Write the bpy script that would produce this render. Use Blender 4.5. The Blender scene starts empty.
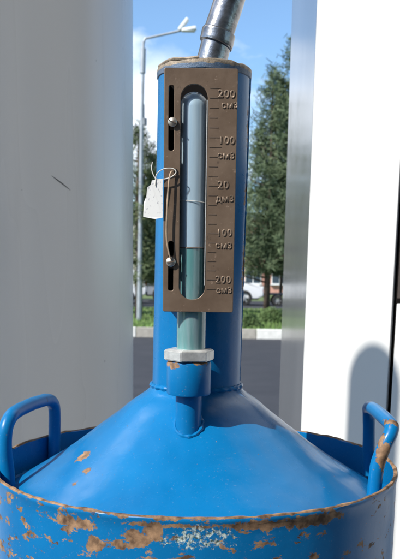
import bpy, bmesh, math, random
from mathutils import Vector, Matrix, noise
R = math.radians
random.seed(7)
sc = bpy.context.scene
col = sc.collection

# ------------------------------------------------------------------ camera
cd = bpy.data.cameras.new("camera")
cam = bpy.data.objects.new("camera", cd)
col.objects.link(cam)
sc.camera = cam
cam.location = (0, 0, 1.5)
cam.rotation_euler = (Matrix.Rotation(R(80), 3, 'X') @ Matrix.Rotation(R(0.85), 3, 'Z')).to_euler()
cd.sensor_fit = 'HORIZONTAL'
cd.sensor_width = 36
cd.lens = 70.02
cd.shift_y = 0.3367
cd.dof.use_dof = True
cd.dof.focus_distance = 0.50
cd.dof.aperture_fstop = 46
cd.clip_start = 0.02
cd.clip_end = 5000

# ------------------------------------------------------------------ light
SUN_AZ, SUN_EL = 235.0, 43.0          # clockwise from +Y
sv = Vector((math.sin(R(SUN_AZ)) * math.cos(R(SUN_EL)), math.cos(R(SUN_AZ)) * math.cos(R(SUN_EL)), math.sin(R(SUN_EL))))
sd = bpy.data.lights.new("sun", 'SUN')
sd.energy = 4.7
sd.angle = R(0.53)
sd.color = (1.0, 0.955, 0.89)
so = bpy.data.objects.new("sun", sd)
so.rotation_euler = sv.to_track_quat('Z', 'Y').to_euler()
so.location = (-4, -3, 8)
col.objects.link(so)

world = bpy.data.worlds.new("World")
sc.world = world
world.use_nodes = True
nt = world.node_tree
N, L = nt.nodes, nt.links
N.clear()
out = N.new('ShaderNodeOutputWorld')
bg = N.new('ShaderNodeBackground')
bg.inputs['Strength'].default_value = 0.125
sky = N.new('ShaderNodeTexSky')
sky.sky_type = 'NISHITA'
sky.sun_disc = False
sky.sun_elevation = R(SUN_EL)
sky.sun_rotation = R(SUN_AZ)
sky.altitude = 300
sky.air_density = 1.0
sky.dust_density = 0.6
sky.ozone_density = 1.4
tc = N.new('ShaderNodeTexCoord')
mp = N.new('ShaderNodeMapping')
mp.inputs['Scale'].default_value = (1, 1, 2.6)
ns = N.new('ShaderNodeTexNoise')
ns.inputs['Scale'].default_value = 4.2
ns.inputs['Detail'].default_value = 9
ns.inputs['Roughness'].default_value = 0.55
rp = N.new('ShaderNodeValToRGB')
rp.color_ramp.elements[0].position = 0.53
rp.color_ramp.elements[1].position = 0.70
# one cumulus bank low over the trees, plus the loose clouds of the noise
dist = N.new('ShaderNodeVectorMath'); dist.operation = 'DISTANCE'
dist.inputs[1].default_value = (-0.115, 1.0, 0.335)
mp2 = N.new('ShaderNodeMapping'); mp2.inputs['Scale'].default_value = (1, 1, 1.9)
wn = N.new('ShaderNodeTexNoise'); wn.inputs['Scale'].default_value = 9; wn.inputs['Detail'].default_value = 8
wm = N.new('ShaderNodeMath'); wm.operation = 'MULTIPLY_ADD'; wm.inputs[1].default_value = 0.22
bank = N.new('ShaderNodeMapRange'); bank.inputs[1].default_value = 0.29; bank.inputs[2].default_value = 0.20
mx = N.new('ShaderNodeMath'); mx.operation = 'MAXIMUM'
mix = N.new('ShaderNodeMixRGB')
mix.inputs[2].default_value = (8.2, 8.4, 8.8, 1)
L.new(tc.outputs['Generated'], mp.inputs[0]); L.new(mp.outputs[0], ns.inputs[0]); L.new(ns.outputs[0], rp.inputs[0])
L.new(tc.outputs['Generated'], mp2.inputs[0]); L.new(mp2.outputs[0], dist.inputs[0])
L.new(tc.outputs['Generated'], wn.inputs[0])
L.new(wn.outputs[0], wm.inputs[0]); L.new(dist.outputs['Value'], wm.inputs[2])
L.new(wm.outputs[0], bank.inputs[0])
L.new(rp.outputs[0], mx.inputs[0]); L.new(bank.outputs[0], mx.inputs[1])
sm = N.new('ShaderNodeMath'); sm.operation = 'MULTIPLY_ADD'; sm.inputs[1].default_value = 0.75; sm.inputs[2].default_value = 0.03
L.new(mx.outputs[0], sm.inputs[0])
tint = N.new('ShaderNodeMixRGB'); tint.blend_type = 'MULTIPLY'; tint.inputs[0].default_value = 1.0; tint.inputs[2].default_value = (.78, 1.0, 1.14, 1)
L.new(sky.outputs[0], tint.inputs[1])
L.new(sm.outputs[0], mix.inputs[0]); L.new(tint.outputs[0], mix.inputs[1])
L.new(mix.outputs[0], bg.inputs[0]); L.new(bg.outputs[0], out.inputs[0])

sc.view_settings.view_transform = 'Standard'
sc.view_settings.look = 'None'
sc.view_settings.exposure = 0.58
sc.view_settings.gamma = 1.0
sc.render.engine = 'CYCLES'
sc.cycles.max_bounces = 8
sc.cycles.transmission_bounces = 8

# ------------------------------------------------------------------ materials
def new_mat(name):
    m = bpy.data.materials.new(name)
    m.use_nodes = True
    b = m.node_tree.nodes['Principled BSDF']
    return m, m.node_tree, b

def noise_node(t, scale, detail=6, rough=0.55, coord='Object', stretch=None, loc=None):
    c = t.nodes.new('ShaderNodeTexCoord')
    n = t.nodes.new('ShaderNodeTexNoise')
    n.inputs['Scale'].default_value = scale
    n.inputs['Detail'].default_value = detail
    n.inputs['Roughness'].default_value = rough
    if stretch or loc:
        m = t.nodes.new('ShaderNodeMapping')
        if stretch: m.inputs['Scale'].default_value = stretch
        if loc: m.inputs['Location'].default_value = loc
        t.links.new(c.outputs[coord], m.inputs[0]); t.links.new(m.outputs[0], n.inputs[0])
    else:
        t.links.new(c.outputs[coord], n.inputs[0])
    return n.outputs[0]

def ramp(t, src, p0, p1, c0=(0, 0, 0, 1), c1=(1, 1, 1, 1)):
    r = t.nodes.new('ShaderNodeValToRGB')
    r.color_ramp.elements[0].position = p0; r.color_ramp.elements[1].position = p1
    r.color_ramp.elements[0].color = c0; r.color_ramp.elements[1].color = c1
    t.links.new(src, r.inputs[0])
    return r.outputs[0]

def math_n(t, op, a, b=None, c=None, clamp=False):
    m = t.nodes.new('ShaderNodeMath'); m.operation = op; m.use_clamp = clamp
    for i, v in enumerate((a, b, c)):
        if v is None: continue
        if isinstance(v, (int, float)): m.inputs[i].default_value = v
        else: t.links.new(v, m.inputs[i])
    return m.outputs[0]

def mixc(t, f, a, b):
    m = t.nodes.new('ShaderNodeMixRGB')
    for i, v in enumerate((f, a, b)):
        if isinstance(v, (int, float)): m.inputs[i].default_value = v
        elif isinstance(v, tuple): m.inputs[i].default_value = (*v[:3], 1)
        else: t.links.new(v, m.inputs[i])
    return m.outputs[0]

def bump(t, b, h, strength, dist):
    n = t.nodes.new('ShaderNodeBump')
    n.inputs['Strength'].default_value = strength; n.inputs['Distance'].default_value = dist
    t.links.new(h, n.inputs['Height']); t.links.new(n.outputs[0], b.inputs['Normal'])

def simple(name, c, rough=0.6, metal=0.0, var=0.12, scale=20, bs=0.0, bd=0.001, **kw):
    m, t, b = new_mat(name)
    f = noise_node(t, scale)
    lo = tuple(x * (1 - var) for x in c); hi = tuple(min(1, x * (1 + var)) for x in c)
    t.links.new(ramp(t, f, 0.35, 0.65, (*lo, 1), (*hi, 1)), b.inputs['Base Color'])
    b.inputs['Roughness'].default_value = rough
    b.inputs['Metallic'].default_value = metal
    for k, v in kw.items(): b.inputs[k.replace('_', ' ')].default_value = v
    if bs: bump(t, b, noise_node(t, scale * 4), bs, bd)
    return m

def patch_mask(t, patches, warp=0.010, wscale=70):
    """largest of (1 - |(p - c) / r|) over all patches, p in object coordinates, edges frayed by noise"""
    c = t.nodes.new('ShaderNodeTexCoord')
    n = t.nodes.new('ShaderNodeTexNoise'); n.inputs['Scale'].default_value = wscale; n.inputs['Detail'].default_value = 7
    n.inputs['Roughness'].default_value = 0.72
    t.links.new(c.outputs['Object'], n.inputs[0])
    s = t.nodes.new('ShaderNodeVectorMath'); s.operation = 'SUBTRACT'; s.inputs[1].default_value = (.5, .5, .5)
    t.links.new(n.outputs['Color'], s.inputs[0])
    sc_ = t.nodes.new('ShaderNodeVectorMath'); sc_.operation = 'SCALE'; sc_.inputs['Scale'].default_value = warp * 2
    t.links.new(s.outputs[0], sc_.inputs[0])
    a = t.nodes.new('ShaderNodeVectorMath'); a.operation = 'ADD'
    t.links.new(c.outputs['Object'], a.inputs[0]); t.links.new(sc_.outputs[0], a.inputs[1])
    n2 = noise_node(t, 230, 8, .68, loc=(2, 7, 3)); n2 = math_n(t, 'MULTIPLY_ADD', n2, 2.6, -1.32)
    acc = None
    for (ctr, rad) in patches:
        d = t.nodes.new('ShaderNodeVectorMath'); d.operation = 'SUBTRACT'; d.inputs[1].default_value = ctr
        t.links.new(a.outputs[0], d.inputs[0])
        q = t.nodes.new('ShaderNodeVectorMath'); q.operation = 'DIVIDE'; q.inputs[1].default_value = rad
        t.links.new(d.outputs[0], q.inputs[0])
        l = t.nodes.new('ShaderNodeVectorMath'); l.operation = 'LENGTH'
        t.links.new(q.outputs[0], l.inputs[0])
        v = math_n(t, 'SUBTRACT', 1.0, l.outputs['Value'])
        acc = v if acc is None else math_n(t, 'MAXIMUM', acc, v)
    return math_n(t, 'ADD', acc, n2)

BLUE = (0.0010, 0.132, 0.335)
def blue_paint(name, patches=(), crust=(), speck=0.70, speckscale=55, rough=0.33, rim_z=None, left_wear=False, dust=0.0, warp=0.004, wscale=160):
    m, t, b = new_mat(name)
    big = noise_node(t, 14, 4)
    base = ramp(t, big, 0.3, 0.7, (BLUE[0] * .8, BLUE[1] * .86, BLUE[2] * .88, 1), (BLUE[0] * 2.5, BLUE[1] * 1.12, BLUE[2] * 1.08, 1))
    # faint chalky smears and drips
    sm_ = ramp(t, noise_node(t, 26, 8, .6, loc=(3, 1, 2)), 0.62, 0.80)
    base = mixc(t, math_n(t, 'MULTIPLY', sm_, 0.05 + dust), base, (0.16, 0.28, 0.42))
    st_ = ramp(t, noise_node(t, 120, 7, .7, stretch=(1, 1, .16), loc=(9, 3, 5)), .60, .72)
    base = mixc(t, math_n(t, 'MULTIPLY', st_, .12), base, (.02, .055, .10))
    ds_ = ramp(t, noise_node(t, 700, 3, .6, loc=(2, 2, 8)), .64, .70)
    base = mixc(t, math_n(t, 'MULTIPLY', ds_, .12), base, (.30, .38, .44))
    # scattered small chips
    chips = ramp(t, noise_node(t, speckscale, 9, .66), speck, speck + .012)
    fine = ramp(t, noise_node(t, 420, 3, .5, loc=(1, 5, 2)), .735, .75)
    mask = math_n(t, 'MAXIMUM', chips, fine)
    if patches:
        pm = patch_mask(t, patches, warp, wscale)
        pm = math_n(t, 'MULTIPLY', math_n(t, 'GREATER_THAN', pm, 0.0), 1.0)
        mask = math_n(t, 'MAXIMUM', mask, pm)
    if rim_z is not None:
        c = t.nodes.new('ShaderNodeTexCoord'); s = t.nodes.new('ShaderNodeSeparateXYZ')
        t.links.new(c.outputs['Object'], s.inputs[0])
        z = math_n(t, 'SUBTRACT', rim_z, s.outputs['Z'])                   # depth under the lip
        nn = noise_node(t, 60, 6, .6, stretch=(1, 1, .35))
        nr = math_n(t, 'MULTIPLY_ADD', nn, 0.018, -0.0092)
        mask = math_n(t, 'MAXIMUM', mask, math_n(t, 'LESS_THAN', z, nr))
        mask = math_n(t, 'MAXIMUM', mask, math_n(t, 'LESS_THAN', z, 0.0007))
        if left_wear:                                                      # the rubbed side of the drum
            k = t.nodes.new('ShaderNodeMapRange'); k.inputs[1].default_value = -0.035; k.inputs[2].default_value = -0.085
            k.inputs[3].default_value = 0.0; k.inputs[4].default_value = 0.034
            t.links.new(s.outputs['X'], k.inputs[0])
            ln = noise_node(t, 75, 8, .68, stretch=(1, 1, 1.9))
            mask = math_n(t, 'MAXIMUM', mask, math_n(t, 'GREATER_THAN', math_n(t, 'ADD', ln, k.outputs[0]), .60))
    brown = ramp(t, noise_node(t, 130, 6, .6), 0.36, 0.64, (0.075, 0.042, 0.024, 1), (0.34, 0.205, 0.115, 1))
    colr = mixc(t, mask, base, brown)
    if crust:
        cm = patch_mask(t, crust, .010, 190)
        cn = ramp(t, noise_node(t, 260, 5, .7), .46, .54)
        cm2 = math_n(t, 'MULTIPLY', math_n(t, 'GREATER_THAN', cm, 0.0), cn)
        colr = mixc(t, cm2, colr, mixc(t, ramp(t, noise_node(t, 500), .4, .6), (.03, .07, .06), (.52, .60, .56)))
        mask = math_n(t, 'MAXIMUM', mask, cm2)
    t.links.new(colr, b.inputs['Base Color'])
    rn = math_n(t, 'MULTIPLY_ADD', noise_node(t, 40, 6), 0.22, rough - .11)
    t.links.new(math_n(t, 'MULTIPLY_ADD', mask, 0.35, rn), b.inputs['Roughness'])
    h = math_n(t, 'MULTIPLY_ADD', mask, -0.5, math_n(t, 'MULTIPLY', noise_node(t, 190, 4), 0.22))
    h = math_n(t, 'ADD', h, math_n(t, 'MULTIPLY', noise_node(t, 45, 3), 0.5))
    bump(t, b, h, 0.55, 0.0007)
    b.inputs['Specular IOR Level'].default_value = 0.27
    return m

Z0 = 1.0                       # base of the can
def P(x, y, z): return (x, y, z - Z0)
def PD(x, y, z): return (x * .99, y * .99, z - Z0 + .0015)
M = {}
M['drum'] = blue_paint('worn_blue_drum_paint', rim_z=1.3708 - Z0, left_wear=True, dust=.22, rough=.36, speck=.735,
    patches=[(PD(-.030, -.140, 1.3555), (.009, .02, .0055)), (PD(-.022, -.141, 1.3605), (.006, .02, .006)), (PD(-.040, -.138, 1.3515), (.008, .02, .003)),
             (PD(-.068, -.126, 1.3600), (.016, .02, .0032)), (PD(.040, -.137, 1.3640), (.026, .02, .0028)), (PD(.070, -.125, 1.3635), (.022, .03, .0038)),
             (PD(-.055, -.132, 1.349), (.006, .02, .006)),
             (PD(-.009, -.143, 1.3645), (.03, .02, .0012))],
    crust=[(PD(.006, -.143, 1.3580), (.016, .02, .0062)), (PD(-.012, -.142, 1.3555), (.006, .02, .003))])
M['cone'] = blue_paint('blue_cone_paint', speck=.715, rough=.26, warp=.004, wscale=130,
    patches=[(P(-.0771, -.0430, 1.3820), (.0085, .0050, .005)), (P(-.0700, -.0640, 1.3770), (.0030, .0030, .004)), (P(-.0765, -.0705, 1.3705), (.0022, .0022, .004))])
M['neck'] = blue_paint('blue_neck_paint', speck=.70, rough=.28,
    patches=[(P(.0305, -.004, 1.60), (.0018, .006, .022)), (P(.0305, -.004, 1.555), (.0016, .006, .010)), (P(.0305, -.004, 1.51), (.0014, .006, .02))])
m, t, b = new_mat('dusty_flange_metal')
fb = ramp(t, noise_node(t, 110, 8, .7), .33, .66, (.10, .085, .065, 1), (.38, .30, .215, 1))
sx_ = t.nodes.new('ShaderNodeSeparateXYZ'); t.links.new(t.nodes.new('ShaderNodeTexCoord').outputs['Object'], sx_.inputs[0])
zz = math_n(t, 'ADD', sx_.outputs['Z'], math_n(t, 'MULTIPLY_ADD', noise_node(t, 120, 5), .004, -.002))
fb = mixc(t, math_n(t, 'MULTIPLY', math_n(t, 'LESS_THAN', zz, .6326), .75), fb, (.03, .10, .20))
t.links.new(fb, b.inputs['Base Color']); b.inputs['Roughness'].default_value = .5; b.inputs['Metallic'].default_value = .2
bump(t, b, noise_node(t, 420, 6, .7), .8, .0007)
M['flange'] = m
M['fitting'] = blue_paint('blue_fitting_paint', speck=.70, speckscale=120,
    patches=[(P(-.0165, -.066, 1.4462), (.006, .02, .0028)), (P(.003, -.06, 1.4470), (.004, .03, .0016))], warp=.004, wscale=200)
M['handle'] = blue_paint('blue_handle_paint', speck=.69, speckscale=80,
    patches=[(P(.1205, -.063, 1.391), (.0042, .010, .0105)), (P(.1265, -.054, 1.4090), (.006, .007, .0022))], warp=.003, wscale=200)
m, t, b = new_mat('aged_bronze_plate')
pb = ramp(t, noise_node(t, 38, 8, .65), .3, .7, (.135, .090, .060, 1), (.205, .145, .100, 1))
pb = mixc(t, ramp(t, noise_node(t, 300, 5, .7), .62, .72), pb, (.36, .26, .19))
pb = mixc(t, ramp(t, noise_node(t, 70, 7, .7, loc=(4, 2, 1)), .64, .70), pb, (.06, .04, .03))
t.links.new(pb, b.inputs['Base Color']); b.inputs['Metallic'].default_value = .35
t.links.new(math_n(t, 'MULTIPLY_ADD', noise_node(t, 50, 7), .45, .20), b.inputs['Roughness'])
bump(t, b, math_n(t, 'ADD', noise_node(t, 220, 5), noise_node(t, 40, 3)), .22, .0005)
M['plate'] = m
M['mark'] = simple('dark_engraved_line', (0.095, 0.065, 0.045), .7)
M['letter'] = simple('highlit_letter_edge', (0.27, 0.20, 0.145), .36, .35, .45, 260, .4, .0004)  # paler than the plate: edge highlights put into the letter colour
M['screw'] = simple('dull_steel_screw', (0.52, 0.47, 0.40), .38, .75, .15, 300, .2, .0003)
M['nut'] = simple('galvanised_nut', (0.60, 0.59, 0.56), .42, .55, .18, 160, .3, .0004)
M['spout'] = simple('brushed_spout_steel', (0.34, 0.34, 0.35), .26, .9, .42, 75, .35, .0006)
M['rubber'] = simple('black_rubber', (0.02, 0.02, 0.02), .6)
M['wire'] = simple('seal_wire', (0.42, 0.30, 0.20), .45, .3, .2, 200)
M['string'] = simple('pale_string', (0.62, 0.60, 0.55), .8)
M['dark'] = simple('black_gasket', (0.008, 0.007, 0.007), .95, Specular_IOR_Level=.1)
M['steel_stand'] = simple('grey_stand_steel', (0.2, 0.21, 0.22), .5, .6, .2, 20)

def glass_tube_mat():
    m, t, b = new_mat('thin_gauge_glass')
    t.nodes.remove(b)
    o = [n for n in t.nodes if n.type == 'OUTPUT_MATERIAL'][0]
    tr_ = t.nodes.new('ShaderNodeBsdfTransparent'); tr_.inputs[0].default_value = (.90, .95, .96, 1)
    gl = t.nodes.new('ShaderNodeBsdfGlossy'); gl.inputs['Roughness'].default_value = .06
    df = t.nodes.new('ShaderNodeBsdfDiffuse'); df.inputs[0].default_value = (.55, .62, .66, 1)
    fr = t.nodes.new('ShaderNodeLayerWeight'); fr.inputs[0].default_value = .5
    m1 = t.nodes.new('ShaderNodeMixShader'); m2 = t.nodes.new('ShaderNodeMixShader')
    t.links.new(ramp(t, noise_node(t, 60, 7, .6, stretch=(4, 1, .3)), .42, .75, (.03, .03, .03, 1), (.30, .30, .30, 1)), m1.inputs[0])
    t.links.new(tr_.outputs[0], m1.inputs[1]); t.links.new(df.outputs[0], m1.inputs[2])
    t.links.new(math_n(t, 'MULTIPLY_ADD', math_n(t, 'POWER', fr.outputs['Facing'], 3.2), .55, .05), m2.inputs[0]); t.links.new(m1.outputs[0], m2.inputs[1]); t.links.new(gl.outputs[0], m2.inputs[2])
    t.links.new(m2.outputs[0], o.inputs[0])
    return m
M['glass'] = glass_tube_mat()
m, t, b = new_mat('milky_gauge_backing')
t.links.new(ramp(t, noise_node(t, 25, 5, .6, stretch=(5, 1, .25)), .3, .7, (.31, .41, .51, 1), (.50, .57, .62, 1)), b.inputs['Base Color'])
b.inputs['Roughness'].default_value = .35
M['backing'] = m
m, t, b = new_mat('teal_test_liquid')
t.links.new(ramp(t, noise_node(t, 40, stretch=(3, 1, .4)), .3, .7, (.085, .235, .235, 1), (.14, .30, .29, 1)), b.inputs['Base Color'])
b.inputs['Roughness'].default_value = .15
M['liquid'] = m
m, t, b = new_mat('printed_paper_tag')
txt = ramp(t, noise_node(t, 900, 2, .5, stretch=(1, 1, .6)), .62, .67)
t.links.new(mixc(t, math_n(t, 'MULTIPLY', txt, .55), (.66, .66, .64), (.22, .22, .26)), b.inputs['Base Color'])
b.inputs['Roughness'].default_value = .8
M['tag'] = m

# pillar cladding: grey paint, faint vertical drift, a long scratch and specks
def column_mat():
    m, t, b = new_mat('grey_pillar_cladding')
    v = noise_node(t, 2.2, 1, .5, stretch=(3.5, 3.5, .3))
    base = ramp(t, v, .35, .65, (.77, .75, .72, 1), (.83, .81, .78, 1))
    sp = ramp(t, noise_node(t, 60, 1, .5), .80, .81)
    streak = ramp(t, noise_node(t, 30, 6, .6, stretch=(1, 1, .05)), .62, .75)
    base = mixc(t, math_n(t, 'MULTIPLY', streak, .10), base, (.30, .29, .26))
    base = mixc(t, math_n(t, 'MULTIPLY', sp, .35), base, (.2, .2, .2))
    t.links.new(base, b.inputs['Base Color'])
    t.links.new(math_n(t, 'MULTIPLY_ADD', noise_node(t, 5, 2, .5, stretch=(2, 2, .2)), .12, .22), b.inputs['Roughness'])
    bump(t, b, noise_node(t, 2, 2, .5, stretch=(1.5, 1.5, .2)), .12, .01)
    return m
M['column'] = column_mat()
M['scratch'] = simple('scratch_groove', (.05, .05, .05), .7)
M['white'] = simple('white_panel_paint', (.61, .61, .595), .38, 0, .02, 6)
m, t, b = new_mat('polished_side_steel')
t.links.new(ramp(t, noise_node(t, 7, 7, .6, stretch=(1, 1, .25)), .35, .68, (.27, .285, .30, 1), (.36, .375, .39, 1)), b.inputs['Base Color'])
b.inputs['Metallic'].default_value = .55
t.links.new(math_n(t, 'MULTIPLY_ADD', noise_node(t, 25, 6), .12, .05), b.inputs['Roughness'])
bump(t, b, noise_node(t, 9, 3), .05, .003)
M['side'] = m
M['display'] = simple('dark_brown_display', (.05, .035, .03), .25)

m, t, b = new_mat('road_asphalt')
t.links.new(ramp(t, noise_node(t, 1.2, 10, .75), .3, .7, (.020, .022, .028, 1), (.040, .041, .048, 1)), b.inputs['Base Color'])
b.inputs['Roughness'].default_value = .85
bump(t, b, noise_node(t, 90, 4), .5, .01)
M['asphalt'] = m
M['concrete'] = simple('island_concrete', (.30, .29, .275), .85, 0, .15, 6, .3, .004)
M['lawn'] = simple('lawn_soil', (.10, .14, .045), .95, 0, .35, 3, .4, .02)
M['blade'] = simple('grass_blade', (.15, .24, .06), .8, 0, .5, .9)
M['kerb_white'] = simple('whitewashed_kerb', (.72, .70, .64), .8, 0, .12, 8, .3, .004)
M['kerb_grey'] = simple('bare_kerb_concrete', (.36, .33, .28), .85, 0, .15, 8, .3, .004)
M['bark'] = simple('pine_bark', (.09, .06, .045), .9, 0, .4, 8, .6, .02)
def needle(name, a, b_):
    m, t, b = new_mat(name)
    t.links.new(ramp(t, noise_node(t, 1.6, 6, .7), .36, .64, (*a, 1), (*b_, 1)), b.inputs['Base Color'])
    b.inputs['Roughness'].default_value = .7
    b.inputs['Specular IOR Level'].default_value = .25
    return m
M['needle'] = needle('pine_needles', (.050, .080, .035), (.18, .21, .10))
M['needle2'] = needle('blue_green_needles', (.050, .085, .042), (.17, .21, .11))
M['shrub'] = needle('shrub_leaves', (.040, .075, .02), (.11, .16, .055))
M['car_white'] = simple('white_car_paint', (.78, .79, .80), .22, 0, .03, 5)
M['car_silver'] = simple('silver_car_paint', (.45, .47, .50), .25, .5, .03, 5)
M['car_dark'] = simple('dark_car_paint', (.03, .035, .05), .22, .2, .03, 5)
M['car_glass'] = simple('tinted_car_glass', (.03, .045, .045), .08)
M['tyre'] = simple('tyre_rubber', (.022, .022, .022), .8)
M['rim'] = simple('alloy_rim', (.55, .56, .57), .35, .6)
M['lamp_red'] = simple('red_tail_lens', (.45, .02, .02), .25)
M['lamp_clear'] = simple('clear_lamp_lens', (.75, .75, .72), .2)
M['pole'] = simple('galvanised_pole', (.36, .38, .40), .5, .4, .1, 4)
M['lampwhite'] = simple('white_lamp_shell', (.78, .78, .76), .4, 0, .05, 4)
M['pinkwall'] = simple('pink_brick_render', (.52, .27, .21), .9, 0, .15, 1.2, .3, .02)
M['creamwall'] = simple('cream_render', (.62, .58, .50), .9, 0, .10, .8, .3, .02)
M['window_glass'] = simple('building_window_glass', (.05, .07, .09), .1)
M['frame_white'] = simple('white_window_frame', (.75, .75, .73), .5)
M['roof'] = simple('dark_flat_roof', (.12, .12, .12), .8)
M['hill'] = simple('far_hill', (.10, .13, .09), .95, 0, .3, .02)

# ------------------------------------------------------------------ helpers
def link(name, me, mat, parent=None, smooth=False, kind=None, loc=None):
    o = bpy.data.objects.new(name, me)
    col.objects.link(o)
    if mat is not None: me.materials.append(mat)
    if parent is not None: o.parent = parent
    if smooth:
        for p in me.polygons: p.use_smooth = True
        try: me.set_sharp_from_angle(angle=R(38))
        except Exception: pass
    if kind: o['kind'] = kind
    if loc: o.location = loc
    return o

def fin(name, bm, mat, parent=None, smooth=False, kind=None, loc=None):
    bmesh.ops.recalc_face_normals(bm, faces=bm.faces)
    me = bpy.data.meshes.new(name)
    bm.to_mesh(me); bm.free()
    return link(name, me, mat, parent, smooth, kind, loc)

def tag(o, label, cat, group=None):
    o['label'] = label; o['category'] = cat
    if group: o['group'] = group
    return o

def empty(name, loc, rz=0.0):
    e = bpy.data.objects.new(name, None)
    e.location = loc; e.rotation_euler = (0, 0, rz); e.empty_display_size = .1
    col.objects.link(e)
    return e

def box(bm, c, s, rot=None, bev=0.0):
    r = bmesh.ops.create_cube(bm, size=1.0)
    vs = r['verts']
    for v in vs:
        v.co = Vector((v.co.x * s[0], v.co.y * s[1], v.co.z * s[2]))
    if bev:
        es = list({e for v in vs for e in v.link_edges})
        rb = bmesh.ops.bevel(bm, geom=es, offset=bev, segments=2, affect='EDGES', profile=.6)
        vs = list({v for f in rb['faces'] for v in f.verts} | {v for v in vs if v.is_valid})
    for v in vs:
        if rot is not None: v.co = rot @ v.co
        v.co += Vector(c)
    return vs

def lathe(bm, prof, seg=96, closed=False, jit=0.0, c=(0, 0, 0)):
    rings = []
    for (r, z) in prof:
        ring = []
        for i in range(seg):
            a = 2 * math.pi * i / seg
            rr = r
            if jit: rr = r + jit * noise.noise(Vector((math.cos(a) * 2.3, math.sin(a) * 2.3, z * 14)))
            ring.append(bm.verts.new((c[0] + rr * math.cos(a), c[1] + rr * math.sin(a), c[2] + z)))
        rings.append(ring)
    n = len(rings)
    for k in range(n if closed else n - 1):
        a, b_ = rings[k], rings[(k + 1) % n]
        for i in range(seg):
            j = (i + 1) % seg
            bm.faces.new((a[i], a[j], b_[j], b_[i]))
    return rings

def disc(bm, ring): bm.faces.new(ring)

def tube(bm, pts, rad, seg=12, cap=True):
    pts = [Vector(p) for p in pts]
    rings = []
    up = Vector((0.13, 0.2, 1)).normalized()
    prev = None
    for i, p in enumerate(pts):
        d = (pts[min(i + 1, len(pts) - 1)] - pts[max(i - 1, 0)]).normalized()
        if prev is None:
            n = d.orthogonal().normalized()
        else:
            n = (prev - d * prev.dot(d)).normalized()
        prev = n
        b_ = d.cross(n)
        r = rad[i] if isinstance(rad, (list, tuple)) else rad
        rings.append([bm.verts.new(p + (n * math.cos(2 * math.pi * k / seg) + b_ * math.sin(2 * math.pi * k / seg)) * r) for k in range(seg)])
    for a, b_ in zip(rings, rings[1:]):
        for k in range(seg):
            j = (k + 1) % seg
            bm.faces.new((a[k], a[j], b_[j], b_[k]))
    if cap:
        bm.faces.new(rings[0][::-1]); bm.faces.new(rings[-1])
    return rings

def spline(pts, n=8):
    """Catmull-Rom through the points"""
    P_ = [Vector(p) for p in pts]
    P_ = [P_[0] * 2 - P_[1]] + P_ + [P_[-1] * 2 - P_[-2]]
    o = []
    for i in range(1, len(P_) - 2):
        a, b_, c, d = P_[i - 1:i + 3]
        for k in range(n):
            s = k / n
            o.append(0.5 * ((2 * b_) + (c - a) * s + (2 * a - 5 * b_ + 4 * c - d) * s * s + (3 * b_ - a - 3 * c + d) * s ** 3))
    o.append(P_[-2])
    return o

def prism(bm, poly, z0, z1):
    a = [bm.verts.new((x, y, z0)) for x, y in poly]
    b_ = [bm.verts.new((x, y, z1)) for x, y in poly]
    n = len(poly)
    for i in range(n):
        j = (i + 1) % n
        bm.faces.new((a[i], a[j], b_[j], b_[i]))
    bm.faces.new(a[::-1]); bm.faces.new(b_)

# ------------------------------------------------------------------ ground and road
bm = bmesh.new(); bmesh.ops.create_grid(bm, x_segments=1, y_segments=1, size=900)
o = fin('ground', bm, M['lawn'], kind='structure'); o.location = (0, 600, -0.03)
bm = bmesh.new(); box(bm, (0, 4.7, -.10), (120, 29.4, .2)); fin('road', bm, M['asphalt'], kind='structure')
bm = bmesh.new(); box(bm, (0, 28, 0.0), (120, 17, .20)); lawn = fin('lawn', bm, M['lawn'], kind='structure')
bm = bmesh.new(); box(bm, (0, 43, -.02), (120, 13, .14)); fin('parking_area', bm, M['asphalt'], kind='structure')
bm = bmesh.new(); box(bm, (.35, .85, .07), (3.4, 1.7, .14), bev=.02); fin('pump_island', bm, M['concrete'], kind='structure')
bm = bmesh.new()
prev = None
hv = []
for i in range(61):
    x = -900 + 30 * i
    h = 26 + 22 * noise.noise(Vector((i * .13, 3, 0))) + 8 * noise.noise(Vector((i * .5, 9, 0)))
    hv.append([bm.verts.new((x, 820, -3)), bm.verts.new((x, 860, h * .6)), bm.verts.new((x, 930, h)), bm.verts.new((x, 1100, -3))])
for a, b_ in zip(hv, hv[1:]):
    for k in range(3): bm.faces.new((a[k], b_[k], b_[k + 1], a[k + 1]))
fin('hills', bm, M['hill'], kind='structure', smooth=True)

# kerb: painted and bare stones in turn
bm = bmesh.new(); box(bm, (0, 19.56, .04), (120, .16, .08)); kerb = fin('kerb', bm, M['kerb_grey'], kind='structure')
bm = bmesh.new(); box(bm, (0, 0, 0), (.985, .17, .25), bev=.015); kg = bpy.data.meshes.new('kerb_stone'); bm.to_mesh(kg); bm.free()
kw = kg.copy(); kg.materials.append(M['kerb_grey']); kw.materials.append(M['kerb_white'])
for i in range(-30, 31):
    o = bpy.data.objects.new('kerb_stone', kw if i % 2 else kg)
    o.location = (i + .88 + random.uniform(-.004, .004), 19.48 + random.uniform(-.008, .008), .12 + random.uniform(-.006, .006)); o.rotation_euler = (0, 0, random.uniform(-.006, .006))
    o.parent = kerb; col.objects.link(o)

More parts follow.
